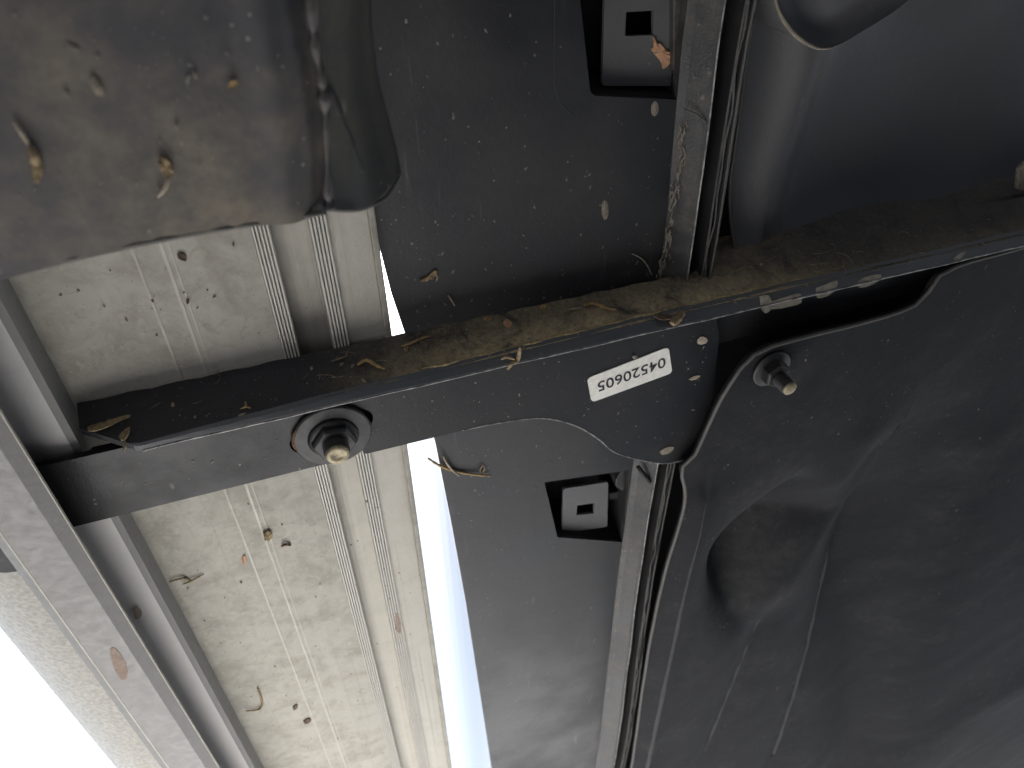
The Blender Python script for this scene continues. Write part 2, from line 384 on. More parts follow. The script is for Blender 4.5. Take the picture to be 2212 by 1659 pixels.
# rolled lip along the foot of the flange, drooping a little below the plate
lx0 = af(280, 964).x
vsl = []; fsl = []
def sect(x):
    zt = float(np.interp(x, [-.06, -.01, .16, .60], [.2411, .2436, .2470, .2480])); yt = fy(zt)
    return [(yt - .0003, zt), ((yt + .2118) / 2 - .0004, (zt + .2400) / 2 - .0003), (.2118, .2400), (.2125, .2399), (.2131, .2403), (.2136, ZW + .0012), (.2120, ZW + .0016), (yt + .001, max(zt + .0005, ZW + .0006))]
lxs = [lx0, lx0 + .0012, lx0 + .004] + [float(q) for q in np.linspace(lx0 + .012, .60, 60)]
for i, x in enumerate(lxs):
    sc_ = (.55, .85, 1)[i] if i < 3 else 1
    for (yy, zz) in sect(x):
        wob = .00018 * math.sin(x * 95) + .00012 * math.sin(x * 231 + 1)
        vsl.append((x, yy, ZW - (ZW - zz) * sc_ + wob))
ns = 8
for i in range(len(lxs) - 1):
    for k in range(ns): fsl.append((i * ns + k, i * ns + (k + 1) % ns, (i + 1) * ns + (k + 1) % ns, (i + 1) * ns + k))
fsl += [tuple(range(ns)), tuple((len(lxs) - 1) * ns + k for k in range(ns))]
lip = mesh("rolled_lip", vsl, fsl, M_LIP, br, smooth=False)
_dx = [float(q) for q in np.linspace(.045, .235, 150)]
tube("dust_ridge", [(x, fy(float(np.interp(x, [-.06, -.01, .16, .60], [.2411, .2436, .2470, .2480]))) - .0006, float(np.interp(x, [-.06, -.01, .16, .60], [.2411, .2436, .2470, .2480])) + .0004 + .0004 * math.sin(x * 310)) for x in _dx], [.0002 + .0007 * abs(math.sin(i * .21) * math.sin(i * .083 + 1)) for i in range(150)], M_DUSTRIDGE, lip, 6)
# bare worn edge of the lip and of the plate
tube("worn_edge", [(x, .2126, .23985 + .00018 * math.sin(x * 95) + .00012 * math.sin(x * 231 + 1)) for x in lxs[2:]], .00042, M_EDGE, lip, 5)
tube("worn_edge", [(p[0], p[1], ZW + .0001) for p in curve[3:]], .00042, M_EDGE, br, 5)
# inner return of the bracket at the outer end
solid("end_gusset", [[(0, 0), (.022, -.0045), (.028, .004), (.002, .004)]], lambda a, b, t: (af(172, 935).x + a, YI + .001 + t, ZW + .0031 + b * .6), 0, .002, M_BRK, br)

# bolt through the bracket
plate_z("dark_slot_backing", [[(bc.x - .024, YI + .0012), (bc.x + .026, YI + .0012), (bc.x + .026, YE - .006), (bc.x - .024, YE - .006)]], ZW + .005, ZB - .0008, M_DARK, br)  # black block added above the plate to keep the slot dark
bolt = lathe("bolt", [(.0, -.026), (.0052, -.026), (.0052, .0122), (.0050, .0126)], M_NUT, br, (bc.x, bc.y, ZW), 28)
def thread(parent, c, r, d0, d1, pitch, mat):
    pts = []; n = int((d1 - d0) / pitch * 14)
    for i in range(n):
        a = i / 14 * 2 * math.pi
        pts.append((c[0] + r * math.cos(a), c[1] + r * math.sin(a), c[2] - d0 - (d1 - d0) * i / n))
    tube("thread", pts, .00042, mat, parent, 5)
lathe("washer", [(.0158, .0002), (.0165, .0006), (.0165, .0018), (.0159, .0024), (.0110, .0026), (.0062, .0026)], M_STEEL, bolt, (bc.x, bc.y, ZW), 56, smooth=False)
thread(bolt, (bc.x, bc.y, ZW), .0051, .0066, .0122, .0012, M_NUT)
lathe("bolt_end", [(.0048, .0120), (.0050, .0135), (.0044, .0142), (.0026, .0141), (.0022, .0137), (.0, .0137)], M_BOLT_END, bolt, (bc.x, bc.y, ZW), 30)
def hexnut(name, c, R, d0, d1, parent, mat, rot=.3, flange=None):
    prof = []
    vs = []; fs = []
    rings = [(R, d0), (R, d1 - .0012), (R * .9, d1), (R * .62, d1)]
    for r, d in rings:
        for k in range(6):
            a = rot + k * math.pi / 3
            vs.append((c[0] + r * math.cos(a), c[1] + r * math.sin(a), c[2] - d))
    for i in range(3):
        for k in range(6): fs.append((i * 6 + k, i * 6 + (k + 1) % 6, (i + 1) * 6 + (k + 1) % 6, (i + 1) * 6 + k))
    fs += [tuple(range(6)), tuple(18 + k for k in range(6))]
    return mesh(name, vs, fs, mat, parent, bevel=.0004)
hexnut("nut", (bc.x, bc.y, ZW), .0096, .0024, .0080, bolt, M_NUT, .15)
lathe("nut_collar", [(.0104, .0024), (.0108, .0030), (.0092, .0044)], M_NUT, bolt, (bc.x, bc.y, ZW), 36)
# rust bloom on the washer's outer edge
rp = [(bc.x + .0161 * math.cos(a), bc.y + .0161 * math.sin(a), ZW - .0018) for a in np.linspace(math.pi * .93, math.pi * 1.2, 9)]
tube("rust_patch", rp, [.0003, .0008, .0011, .0012, .0012, .0011, .0009, .0006, .0003], M_RUST, bolt, 6, .5)

# number sticker
ZS = ZW - .00025
sq = [wz(1268, 817, ZS), wz(1444, 749, ZS), wz(1452, 805, ZS), wz(1278, 869, ZS)]
st = plate_z("number_sticker", [rounded(sq, .0026, 6)], ZS - .0002, ZS + .0002, M_STICK, br)
st["label"] = "white sticker printed with the number 04520605, upside down"
cu = bpy.data.curves.new("printed_number", 'FONT'); cu.body = "04520605"; cu.align_x = 'CENTER'; cu.align_y = 'CENTER'; cu.size = .0098; cu.space_character = 1.03; cu.offset = .00013
to = bpy.data.objects.new("tmp_text", cu); C.objects.link(to)
dg = bpy.context.evaluated_depsgraph_get(); tm = bpy.data.meshes.new_from_object(to.evaluated_get(dg))
bpy.data.objects.remove(to)
a_, b_ = Vector((*wz(1437, 781, ZS), 0)), Vector((*wz(1291, 836, ZS), 0))
tx = (b_ - a_); tl = tx.length; tx.normalize(); ty = Vector((0, 0, -1)).cross(tx); ty.normalize()
xw = max(v.co.x for v in tm.vertices) - min(v.co.x for v in tm.vertices); s_ = tl / xw
xc = (max(v.co.x for v in tm.vertices) + min(v.co.x for v in tm.vertices)) / 2; yc = (max(v.co.y for v in tm.vertices) + min(v.co.y for v in tm.vertices)) / 2
mid = (a_ + b_) / 2
for v in tm.vertices:
    q = mid + tx * (v.co.x - xc) * s_ + ty * (v.co.y - yc) * s_ * 1.02
    v.co = (q.x, q.y, ZS - .00032)
tm.name = "printed_number"; tm.materials.clear(); tm.materials.append(M_INK)
link(bpy.data.objects.new("printed_number", tm), st)

# ------------------------------------------------------------------ rocker panel with clip pockets
ZR = .272
rk = empty("rocker_cladding", (0, 0, 0), "flat black plastic rocker cladding with two clip pockets behind the bracket", "cladding")
def rz(x, y, z=ZR): p = az(x, y, z); return (p.x, p.y)
left = [(.034, Y0)] + [rz(790, 380), rz(822, 540), rz(848, 640), rz(876, 722), rz(940, 955), rz(975, 1130), rz(1006, 1300), rz(1062, 1659)] + [(.079, Y1)]
XS0 = .1685
SY = [.10, .18, .45, .70]
def xs_at(y): return float(np.interp(y, SY, [.1670, .1715, .1725, .1780]))
def xr_at(y): return float(np.interp(y, SY, [.1749, .1786, .1812, .1897]))
def xm_at(y): return float(np.interp(y, SY, [.1832, .1862, .1880, .1977]))
right = [(xs_at(y), y) for y in (Y1, .72, .5, .35, .25, .2, .15, .11, Y0)]
pk1 = rounded([rz(1249, -40), rz(1276, 207), rz(1490, 213), rz(1512, -40)], [0, .003, .0012, 0], 4)
pk1 = [p if p[1] > .02 else p for p in pk1]
pk2 = rounded([rz(1176, 1042), rz(1358, 1016), rz(1366, 1166), rz(1204, 1161)], [.0008, .0008, .001, .0012], 3)
# keep the openings inside the flat skin
def clampx(l): return [(min(p[0], xs_at(p[1]) - .0012), p[1]) for p in l]
pk1, pk2 = clampx(pk1), clampx(pk2)
skin = plate_z("skin", [left + right, pk1, pk2], ZR, ZR + .0025, M_ROCK, rk)
def pocket(loop, depth, shrink, taperx):
    vs = []; fs = []; n = len(loop)
    cx = sum(p[0] for p in loop) / n; cy = sum(p[1] for p in loop) / n
    for p in loop: vs.append((p[0], p[1], ZR + .0024))
    for p in loop: vs.append((cx + (p[0] - cx) * shrink + taperx, cy + (p[1] - cy) * shrink, ZR + depth))
    for i in range(n): fs.append((i, (i + 1) % n, (i + 1) % n + n, i + n))
    fs.append(tuple(range(n, 2 * n)))
    return mesh("clip_pocket", vs, fs, M_DARK, rk)
po1 = pocket(pk1, .030, .92, .004); po2 = pocket(pk2, .030, .92, .004)
def clip(corners, hole, z, parent, r):
    cs = [rz(*c, z) for c in corners]; hs = [rz(*c, z) for c in hole]
    o = plate_z("clip_plate", [rounded(cs, r, 5), rounded(hs, .0003, 2)], z, z + .002, M_CLIP, parent, bevel=.0003)
    return o
clip([(1308, -60), (1301, 186), (1453, 186), (1462, -60)], [(1353, 26), (1412, 23), (1411, 76), (1350, 78)], .280, po1, .0016)
clip([(1217, 1056), (1314, 1041), (1312, 1138), (1214, 1152)], [(1247, 1092), (1284, 1087), (1283, 1109), (1245, 1113)], .2785, po2, .0022)
# ledge inside the top pocket, light step beside the plate
def zbox(name, c, z0, z1, mat, parent, bv=.0004): return plate_z(name, [[rz(*q, z0) for q in c]], z0, z1, mat, parent, bv)
zbox("pocket_ledge", [(1456, -60), (1480, -60), (1478, 150), (1462, 172), (1454, 150)], .2765, .290, M_STRIP, po1)
zbox("pocket_ledge", [(1342, 1018), (1357, 1015), (1358, 1052), (1344, 1060), (1330, 1050), (1331, 1036)], .2775, .290, M_STRIP, po2)
zbox("pocket_post", [(1316, 1066), (1352, 1060), (1352, 1074), (1317, 1080)], .285, .299, M_DARK, po2)
# moulded outline beads round the pockets
def bead(px, z=ZR - .0001, r=.0003):
    tube("moulded_bead", smooth_line([az(x, y, z) for x, y in px], 6), r, M_STRIP, skin, 5)
bead([(1198, -30), (1198, 60), (1197, 150), (1200, 195), (1215, 228), (1243, 251)], r=.00016)
bead([(1157, 1050), (1154, 1100), (1154, 1150), (1160, 1176)], r=.00014)
# inner flange of the cladding: slopes down to the seam
ysl = [Y0, -.4, 0] + [float(v) for v in np.linspace(.05, .9, 90)] + [1.2, 1.6, Y1]
vs = []; fs = []
for y in ysl:
    x = xs_at(y); w = .0007 * math.sin(y * 37) + .0004 * math.sin(y * 83)
    x1 = xr_at(y)
    vs += [(x - .002, y, ZR - .0006), (x + .0012 + w * .5, y, ZR - .0022 + w * .3), (x1 - .0012, y, .2632), (x1, y, .2616), (x1 + .0008, y, .2622), (x1 + .0006, y, .290), (x - .002, y, ZR + .004)]
for i in range(len(ysl) - 1):
    for k in range(7): fs.append((i * 7 + k, i * 7 + (k + 1) % 7, (i + 1) * 7 + (k + 1) % 7, (i + 1) * 7 + k))
inner_fl = mesh("inner_flange", vs, fs, M_STRIP, rk)
tube("worn_edge", [(xr_at(y) + .0001 + .0003 * math.sin(y * 61), y, .2615) for y in ysl], .00042, M_EDGE, inner_fl, 5)
# diagonal cut in that flange beside the lower pocket, and the clip notch far down
tube("flange_joint", [az(1378, 1008, .2655), az(1390, 1024, .2645), az(1404, 1042, .263)], [.0012, .0013, .0012], M_DARK, inner_fl, 6)
tube("flange_joint", [az(1478, 236, .2665), az(1502, 246, .2640), az(1525, 262, .262)], [.0003, .0004, .0003], M_RIM, inner_fl, 6)
# crumbs of dried sealer along the crease
for (x, y0_, y1_, n) in ((.0035, .13, .2, 9), (.004, .33, .72, 12)):
    pass

# ------------------------------------------------------------------ body seam (pinch weld)
sm = empty("sill_seam", (0, 0, 0), "welded sill seam of thin metal edges with wavy sealer beside the cladding", "body seam")
def sheet_edge(x0, z0, z1, t, amp, fr, mat, ph, xtra=None):
    vs = []; fs = []
    for y in ysl:
        x = x0 + xm_at(y) + amp * math.sin(y * fr + ph) + (xtra(y) if xtra else 0)
        d = .0005 * math.sin(y * fr * 1.7 + ph)
        vs += [(x, y, z0 + d), (x + t, y, z0 + d), (x + t, y, z1), (x, y, z1)]
    for i in range(len(ysl) - 1):
        for k in range(4): fs.append((i * 4 + k, i * 4 + (k + 1) % 4, (i + 1) * 4 + (k + 1) % 4, (i + 1) * 4 + k))
    return mesh("weld_flange", vs, fs, mat, sm)
f1 = sheet_edge(0, .2620, .300, .0012, .0002, 23, M_DARK, 0)  # black flange walls paint the shade of the seam gap
f2 = sheet_edge(.0026, .2600, .300, .0011, .0003, 31, M_DARK, 1)
f3 = sheet_edge(.0050, .2628, .300, .0010, .0002, 17, M_DARK, 2)
for o_, dx, zz, am in ((f1, .0006, .2618, .0002), (f2, .0032, .2598, .0003), (f3, .0055, .2626, .0002)):
    tube("bare_edge", [(xm_at(y) + dx + am * math.sin(y * 29 + dx * 900), y, zz + .0004 * math.sin(y * 47 + dx * 500)) for y in ysl], .00055, M_SEAM, o_, 6)
tube("sealer_bead", [(.0014 + xm_at(y) + .0008 * math.sin(y * 190) * math.sin(y * 41), y, .2612) for y in np.linspace(.05, .9, 300)], [.0004 + .0003 * abs(math.sin(i * .37) * math.sin(i * .071)) for i in range(300)], M_SEAM, f2, 6)

# ------------------------------------------------------------------ black pan that closes the vehicle above everything
pan = plate_z("underbody_pan", [[(.09, Y0), (1.7, Y0), (1.7, Y1), (.09, Y1)]], .303, .307, M_DARK)
tag(pan, "dark underbody sheet deep in the gaps above the splash shield", "underbody")

# ------------------------------------------------------------------ pressed shield (lower right) and floor (upper right)
def sdist(P, L):
    """signed distance of points P (n,2) to polyline L, positive on its +X side"""
    best = np.full(len(P), 1e9); sg = np.zeros(len(P))
    for a, b in zip(L[:-1], L[1:]):
        a = np.array(a); b = np.array(b); d = b - a; t = np.clip(((P - a) @ d) / (d @ d), 0, 1)
        q = P - (a + t[:, None] * d); dist = np.hypot(q[:, 0], q[:, 1])
        cr = d[0] * (P[:, 1] - a[1]) - d[1] * (P[:, 0] - a[0])
        s = -np.sign(cr) * (1 if d[1] > 0 else -1) * 1.0
        m = dist < best; best[m] = dist[m]; sg[m] = (s * 1.0)[m]
    return best * np.where(sg == 0, 1, sg), best
def seg_fade(P, y0, y1, w):     # 1 between y0 and y1
    return 1 / (1 + np.exp(-(P[:, 1] - y0) / w)) * 1 / (1 + np.exp((P[:, 1] - y1) / w))
def inside_soft(P, poly, w):
    """smooth inside mask of a polygon"""
    n = len(poly); ins = np.zeros(len(P), bool); x, y = P[:, 0], P[:, 1]; j = n - 1
    for i in range(n):
        xi, yi = poly[i]; xj, yj = poly[j]
        c = ((yi > y) != (yj > y)) & (x < (xj - xi) * (y - yi) / (yj - yi + 1e-12) + xi); ins ^= c; j = i
    _, d = sdist(P, list(poly) + [poly[0]])
    return 1 / (1 + np.exp(-np.where(ins, d, -d) / w)), np.where(ins, d, -d)
ZSH = .238
sz = lambda x, y: tuple(az(x, y, ZSH)[:2])
def relief_shield(P):
    z = np.zeros(len(P))
    l0 = [sz(1521, 1081), sz(1475, 1271), sz(1410, 1585), sz(1385, 1740)]
    s, d = sdist(P, l0); f = seg_fade(P, .34, 3, .02); z -= .0045 * np.exp(-(s / .010) ** 2) * f
    z += .004 * (1 - 1 / (1 + np.exp(-(s + .004) / .003))) * f
    l2 = [sz(1890, 1150), sz(1846, 1271), sz(1770, 1457), sz(1690, 1659), (.43, 1.4)]
    s, d = sdist(P, l2); f = seg_fade(P, .44, 3, .02)
    z += f * (.026 * np.exp(-np.abs(s) / .050) * np.where(s > 0, 1, .75))
    z -= f * .0035 * np.exp(-(s / .005) ** 2)
    l1 = [sz(1690, 1320), sz(1538, 1655), (.282, 1.3)]
    s, d = sdist(P, l1); f = seg_fade(P, .53, 3, .012)
    z += f * (.016 * np.exp(-np.abs(s) / .024))
    z -= f * .003 * np.exp(-(s / .004) ** 2)
    dish = [(p.x, p.y) for p in smooth_line([(*sz(a, b), 0) for a, b in ((1870, 1060), (1790, 1046), (1728, 1060), (1644, 1119), (1585, 1178), (1566, 1233), (1568, 1318), (1600, 1385), (1650, 1398), (1686, 1330), (1790, 1220), (1880, 1130), (1870, 1060))], 5)]
    m, dd = inside_soft(P, dish[:-1], .0055)
    _, dR = sdist(P, [sz(1850, 1040), sz(1885, 1080), sz(1880, 1135), sz(1790, 1222), sz(1690, 1330), sz(1652, 1402)])
    z += m * .060 * (1 - np.exp(-(dR / .060) ** 2))
    z -= .0025 * np.exp(-(dd / .010) ** 2) * (1 - np.exp(-(dR / .03) ** 2))
    # broad valley further in
    l3 = [sz(1960, 1000), sz(1900, 1300), sz(1850, 1659), (.56, 1.5)]
    s, d = sdist(P, l3); z += .030 * np.exp(-((s - .01) / .050) ** 2) * seg_fade(P, .36, 3, .04) * np.where(s > 0, 1, 1)
    l4 = [sz(1880, 960), sz(1850, 1035)]
    s, d = sdist(P, l4); z -= .003 * np.exp(-(d / .016) ** 2)
    # raised foot round the stud
    c = az(1664, 790, ZSH); d = np.hypot(P[:, 0] - c.x, P[:, 1] - c.y); z -= .002 / (1 + np.exp((d - .024) / .003))
    z += .012 * np.clip((P[:, 0] - .25) / .3, 0, 1) * seg_fade(P, .1, .42, .05)
    # far fold
    l5 = [sz(2212, 1470), sz(2060, 1560), sz(1990, 1659)]
    s, d = sdist(P, l5); z -= .006 * np.exp(-(d / .06) ** 2)
    z += .0004 * np.sin(P[:, 0] * 71 + 2 * np.sin(P[:, 1] * 33)) * np.sin(P[:, 1] * 47)
    return z
def ruled(name, B, F, nu, nv, zfun, z0, mat, parent, power=1.7):
    B = np.array(B); F = np.array(F)
    def resample(L, n):
        d = np.r_[0, np.cumsum(np.hypot(*(np.diff(L, axis=0).T)))]; d /= d[-1]; t = np.linspace(0, 1, n)
        return np.c_[np.interp(t, d, L[:, 0]), np.interp(t, d, L[:, 1])]
    b = resample(B, nu); f = resample(F, nu)
    v = np.linspace(0, 1, nv) ** power
    P = (b[:, None, :] * (1 - v)[None, :, None] + f[:, None, :] * v[None, :, None]).reshape(-1, 2)
    z = z0 + zfun(P)
    vs = [(p[0], p[1], q) for p, q in zip(P.tolist(), z.tolist())]
    fs = [(i * nv + j, i * nv + j + 1, (i + 1) * nv + j + 1, (i + 1) * nv + j) for i in range(nu - 1) for j in range(nv - 1)]
    k = len(vs)                                            # turned-up hem along the near edge gives the sheet its thickness
    vs += [(vs[i * nv][0] + .0006, vs[i * nv][1] + .0006, vs[i * nv][2] + .004) for i in range(nu)]
    fs += [(i * nv, (i + 1) * nv, k + i + 1, k + i) for i in range(nu - 1)]
    me = bpy.data.meshes.new(name); me.from_pydata(vs, [], fs); me.update()
    for p in me.polygons: p.use_smooth = True
    me.flip_normals(); me.materials.append(mat)
    return link(bpy.data.objects.new(name, me), parent), [vs[i * nv] for i in range(nu)]
sh = empty("splash_shield", (0, 0, 0), "large black pressed underbody shield with a deep oval dish, right half", "shield")
edge_px = [(1370, 1659), (1405, 1430), (1442, 1250), (1480, 1110), (1483, 1060), (1473, 1016), (1500, 990), (1535, 915), (1570, 838), (1620, 768), (1700, 735), (1830, 708), (1950, 680), (2005, 652), (2034, 606), (2090, 577)]
B = [(.205, 1.9), (.199, 1.0)] + [tuple(p[:2]) for p in smooth_line([az(x, y, ZSH) for x, y in edge_px], 5)] + [(.40, .2155), (.62, .2155)]
F = [(1.6, 1.95), (1.6, 1.2), (1.6, .8), (1.6, .5), (1.6, .2155)]
shell, rim = ruled("shell", B, F, 420, 300, relief_shield, ZSH, M_SHIELD, sh)
rim_i = [p for p in rim if p[0] < .40]
tube("edge_rim", [(p[0], p[1], p[2] + .0004) for p in rim_i[::2]], .0011, M_RIM, sh, 6)
for px in ([(1521, 1081), (1498, 1180), (1475, 1271), (1442, 1430), (1410, 1585), (1395, 1659)], [(1684, 1336), (1640, 1432), (1590, 1542), (1538, 1655)], [(1884, 1165), (1866, 1220), (1846, 1271), (1806, 1365), (1770, 1457), (1728, 1562), (1690, 1659)]):
    L_ = smooth_line([az(x, y, ZSH) for x, y in px], 10); P_ = np.array([[p.x, p.y] for p in L_]); z_ = ZSH + relief_shield(P_)
    m_ = len(L_)
    tube("crest_highlight", [(p[0], p[1], float(q)) for p, q in zip(P_, z_)], [.0022 * min(1, .05 + 1.2 * i / m_) * (.7 + .4 * abs(math.sin(i * .7) * math.sin(i * .31))) for i in range(m_)], M_BEAD, shell, 8, .22)  # paler dusty beads paint the highlights along the pressed crests
# stud with nut on the shield
c2 = az(1664, 795, ZSH - .002); c2 = (c2.x, c2.y, ZSH - .0018)
stud = lathe("stud", [(.0, -.004), (.0037, -.004), (.0037, .0160), (.0034, .0165)], M_NUT, sh, c2, 24)
lathe("washer", [(.0098, .0), (.0106, .0006), (.0106, .0014), (.0098, .0022), (.0040, .0024)], M_NUT, stud, c2, 44)
hexnut("nut", c2, .0072, .0022, .0082, stud, M_NUT, .5)
thread(stud, c2, .0037, 0.0084, .0158, .0011, M_NUT)
lathe("stud_end", [(.0035, .0158), (.0036, .0172), (.0028, .0178), (.0, .0178)], M_BOLT_END, stud, c2, 24)

ZF = .287
fz = lambda x, y: tuple(az(x, y, ZF)[:2])
def relief_floor(P):
    z = np.zeros(len(P))
    l = [fz(1760, -60), fz(1745, 100), fz(1700, 260), fz(1640, 430)]
    s, d = sdist(P, l); z -= .009 * np.exp(-(s / .012) ** 2)
    z += .012 / (1 + np.exp(-(s - .03) / .02))
    l = [fz(2212, 280), fz(2120, 330), fz(2000, 400)]
    s, d = sdist(P, l); z -= .006 * np.exp(-(d / .03) ** 2)
    z -= .016 * np.clip((P[:, 1] - .165) / .04, 0, 1) ** 2          # sweeps down into the bracket flange
    z += .0008 * np.sin(P[:, 0] * 80 + np.sin(P[:, 1] * 60)) * np.sin(P[:, 1] * 51)
    return z
fp = empty("floor_pressing", (0, 0, 0), "black pressed floor panel with a soft vertical ridge, upper right corner", "floor panel")
e0 = [fz(1600, -20), fz(1585, 250), fz(1560, 420), fz(1552, 520)]
B = [(.2125, YF - .0014), (.2110, .17), (.2080, .11), (.205, .04), (.204, -.2), (.204, Y0)]
F = [(1.6, YF - .0014), (1.6, .17), (1.6, .11), (1.6, .04), (1.6, -.2), (1.6, Y0)]
fsh, frim = ruled("pressing", B, F, 260, 220, relief_floor, ZF, M_FLOOR, fp, 2.2)
tube("edge_rim", [(p[0], p[1], p[2] + .0003) for p in frim if p[1] > -.05], .0010, M_RIM, fp, 6)
# round dark cover at the top edge
cov = empty("round_cover", (0, 0, 0), "dark rounded rubber cover with a pale left rim, cut by the top edge", "cover")
px = [(1668, -40), (1673, 5), (1690, 45), (1722, 82), (1765, 105), (1810, 100), (1855, 75), (1900, 48), (1945, 18), (1985, -20), (1990, -70), (1850, -140), (1700, -110)]
zc = .262
loop = [tuple(az(a, b, zc)[:2]) for a, b in px]
loop = [(p.x, p.y) for p in smooth_line([(a, b, 0) for a, b in loop + [loop[0]]], 4)][:-1]
cxm = sum(p[0] for p in loop) / len(loop); cym = sum(p[1] for p in loop) / len(loop)
vs = []; fs = []; n = len(loop)
for sc_, zz in ((1.02, .290), (1.0, zc + .004), (.985, zc), (.95, zc - .0006), (.92, zc + .003), (.55, zc + .006), (.2, zc + .003)):
    for p in loop: vs.append((cxm + (p[0] - cxm) * sc_, cym + (p[1] - cym) * sc_, zz))
for i in range(6):
    for k in range(n): fs.append((i * n + k, i * n + (k + 1) % n, (i + 1) * n + (k + 1) % n, (i + 1) * n + k))
fs.append(tuple(6 * n + k for k in range(n)))
mesh("cover_dome", vs, fs, M_FLOOR, cov, smooth=True)
tube("cover_rim", [(p[0], p[1], zc - .0004) for p in [(cxm + (q[0] - cxm) * .985, cym + (q[1] - cym) * .985) for q in loop][1:20]], [.0003 + .0006 * math.sin(math.pi * i / 18) for i in range(19)], M_MUD, cov, 6)
tb = plate_z("tan_tab", [[tuple(az(a, b, .268)[:2]) for a, b in ((2202, 366), (2240, 330), (2240, 420), (2197, 410))]], .268, .2705, M_MUD, None, .0006)
tag(tb, "small tan tab at the right edge of the frame", "tab")

# ------------------------------------------------------------------ near shield, upper left
ZN = .175
nz = lambda x, y, z=ZN: tuple(az(x, y, z)[:2])
ns_ = empty("near_shield", (0, 0, 0), "dusty grey-black shield with folded corner close to camera, upper left", "shield")
bx = [(-1100, 860), (-500, 722), (-60, 618), (0, 604), (130, 572), (270, 541), (420, 512), (560, 489), (660, 474), (716, 464)]
# main face as a soft sheet: u along the front edge, v towards the camera side
nu, nv = 160, 90
bl = smooth_line([az(x, y, ZN) for x, y in bx], 8); L = np.array([[p.x, p.y] for p in bl])
dd_ = np.r_[0, np.cumsum(np.hypot(*np.diff(L, axis=0).T))]; tt = np.linspace(0, dd_[-1], nu)
Lx, Ly = np.interp(tt, dd_, L[:, 0]), np.interp(tt, dd_, L[:, 1])
BP = [az(716, 464, ZN), az(711, 420, ZN), az(706, 260, ZN), az(697, 180, ZN), az(681, 90, ZN), az(670, -60, ZN)]     # right-hand border of the face
BY = [p.y for p in BP][::-1]; BX = [p.x for p in BP][::-1]
vs = []; fs = []
for i in range(nu):
    for j in range(nv):
        v = j / (nv - 1); sl = v * .62                              # length along the sheet: flat, then an added unseen curve down blocking light
        th = min(max(0, sl - .13) / .16, 1.35); ex = max(0, sl - .13 - .16 * 1.35)
        y = Ly[i] - min(sl, .13) - .16 * math.sin(th) - ex * math.cos(1.35); zd = -.16 * (1 - math.cos(th)) - ex * math.sin(1.35)
        k = i / (nu - 1); v = v * .62 / .16
        x = Lx[0] + (Lx[i] - Lx[0]) * (float(np.interp(y, BY, BX)) - Lx[0]) / (Lx[-1] - Lx[0])
        # wavy right border, and the front edge rolled up
        z = ZN + .0003 * math.sin(x * 60 + y * 30)
        s = (1 - k) * (Lx[-1] - Lx[0])
        z += .0035 * math.exp(-(s / .005) ** 2)                       # curls up into the side wall
        z -= .0012 * math.exp(-((s - .010) / .004) ** 2)
        vs.append((x, y, z + zd))
for i in range(nu - 1):
    for j in range(nv - 1): fs.append((i * nv + j, i * nv + j + 1, (i + 1) * nv + j + 1, (i + 1) * nv + j))
k0 = len(vs); vs += [vs[i * nv] for i in range(nu)] + [(vs[i * nv][0], vs[i * nv][1] + .0002, vs[i * nv][2] + .012) for i in range(nu)]
fs += [(k0 + i, k0 + i + 1, k0 + nu + i + 1, k0 + nu + i) for i in range(nu - 1)]
me = bpy.data.meshes.new("face_sheet"); me.from_pydata(vs, [], fs); me.update()
for p in me.polygons: p.use_smooth = True
me.materials.append(M_NEAR); face = link(bpy.data.objects.new("face_sheet", me), ns_)
# folded ear at its right end
R0 = [Vector((p.x, p.y, ZN + .0030)) for p in BP]
R1 = [az(792, 446, ZN + .008), az(788, 400, ZN + .010), az(772, 290, ZN + .011), az(757, 180, ZN + .011), az(752, 80, ZN + .011), az(748, -60, ZN + .011)]
R2 = [az(862, 376, ZN + .030), az(854, 335, ZN + .034), az(838, 270, ZN + .036), az(812, 170, ZN + .036), az(800, 80, ZN + .036), az(792, -60, ZN + .036)]
rows = [smooth_line(r, 8) for r in (R0, R1, R2)]
m = len(rows[0]); vs = []; fs = []
NC = 13
for i in range(m):
    cs = smooth_line([rows[0][i], rows[1][i], rows[2][i]], 6)
    for q in cs: vs.append(q)
for i in range(m - 1):
    for k in range(NC - 1): fs.append((i * NC + k, i * NC + k + 1, (i + 1) * NC + k + 1, (i + 1) * NC + k))
_bl = smooth_line([p + Vector((0, 0, .0022)) for p in BP], 14)
ear = mesh("folded_ear", vs, fs, M_EAR, ns_, smooth=True)
so = ear.modifiers.new("thick", 'SOLIDIFY'); so.thickness = .0016; so.offset = 0
tube("ear_edge", smooth_line([Vector((BP[0].x, BP[0].y, ZN + .003)), az(760, 454, ZN + .006), az(792, 447, ZN + .008), az(836, 424, ZN + .020), az(863, 378, ZN + .030)], 8), .0007, M_RIM, ear, 6)
tube("ear_crease", smooth_line([az(697, 176, ZN + .002), az(718, 215, ZN + .0045), az(750, 290, ZN + .0070), (az(783, 370, ZN + .0088))], 8), [.0007] * 4 + [.0013] * 8 + [.0010] * 7 + [.0006] * 6, M_DARK, ear, 7)

tube("dusty_border", _bl, [.0005 + .0012 * abs(math.sin(i * .33) * math.sin(i * .12 + .6)) for i in range(len(_bl))], M_NEAR, face, 7)
tube("dusty_front_edge", [(Lx[i], Ly[i] - .0006, ZN + .0006) for i in range(0, nu, 2)], [.0004 + .0005 * abs(math.sin(i * .5) * math.sin(i * .17)) for i in range(0, nu, 2)], M_RIM, face, 6)
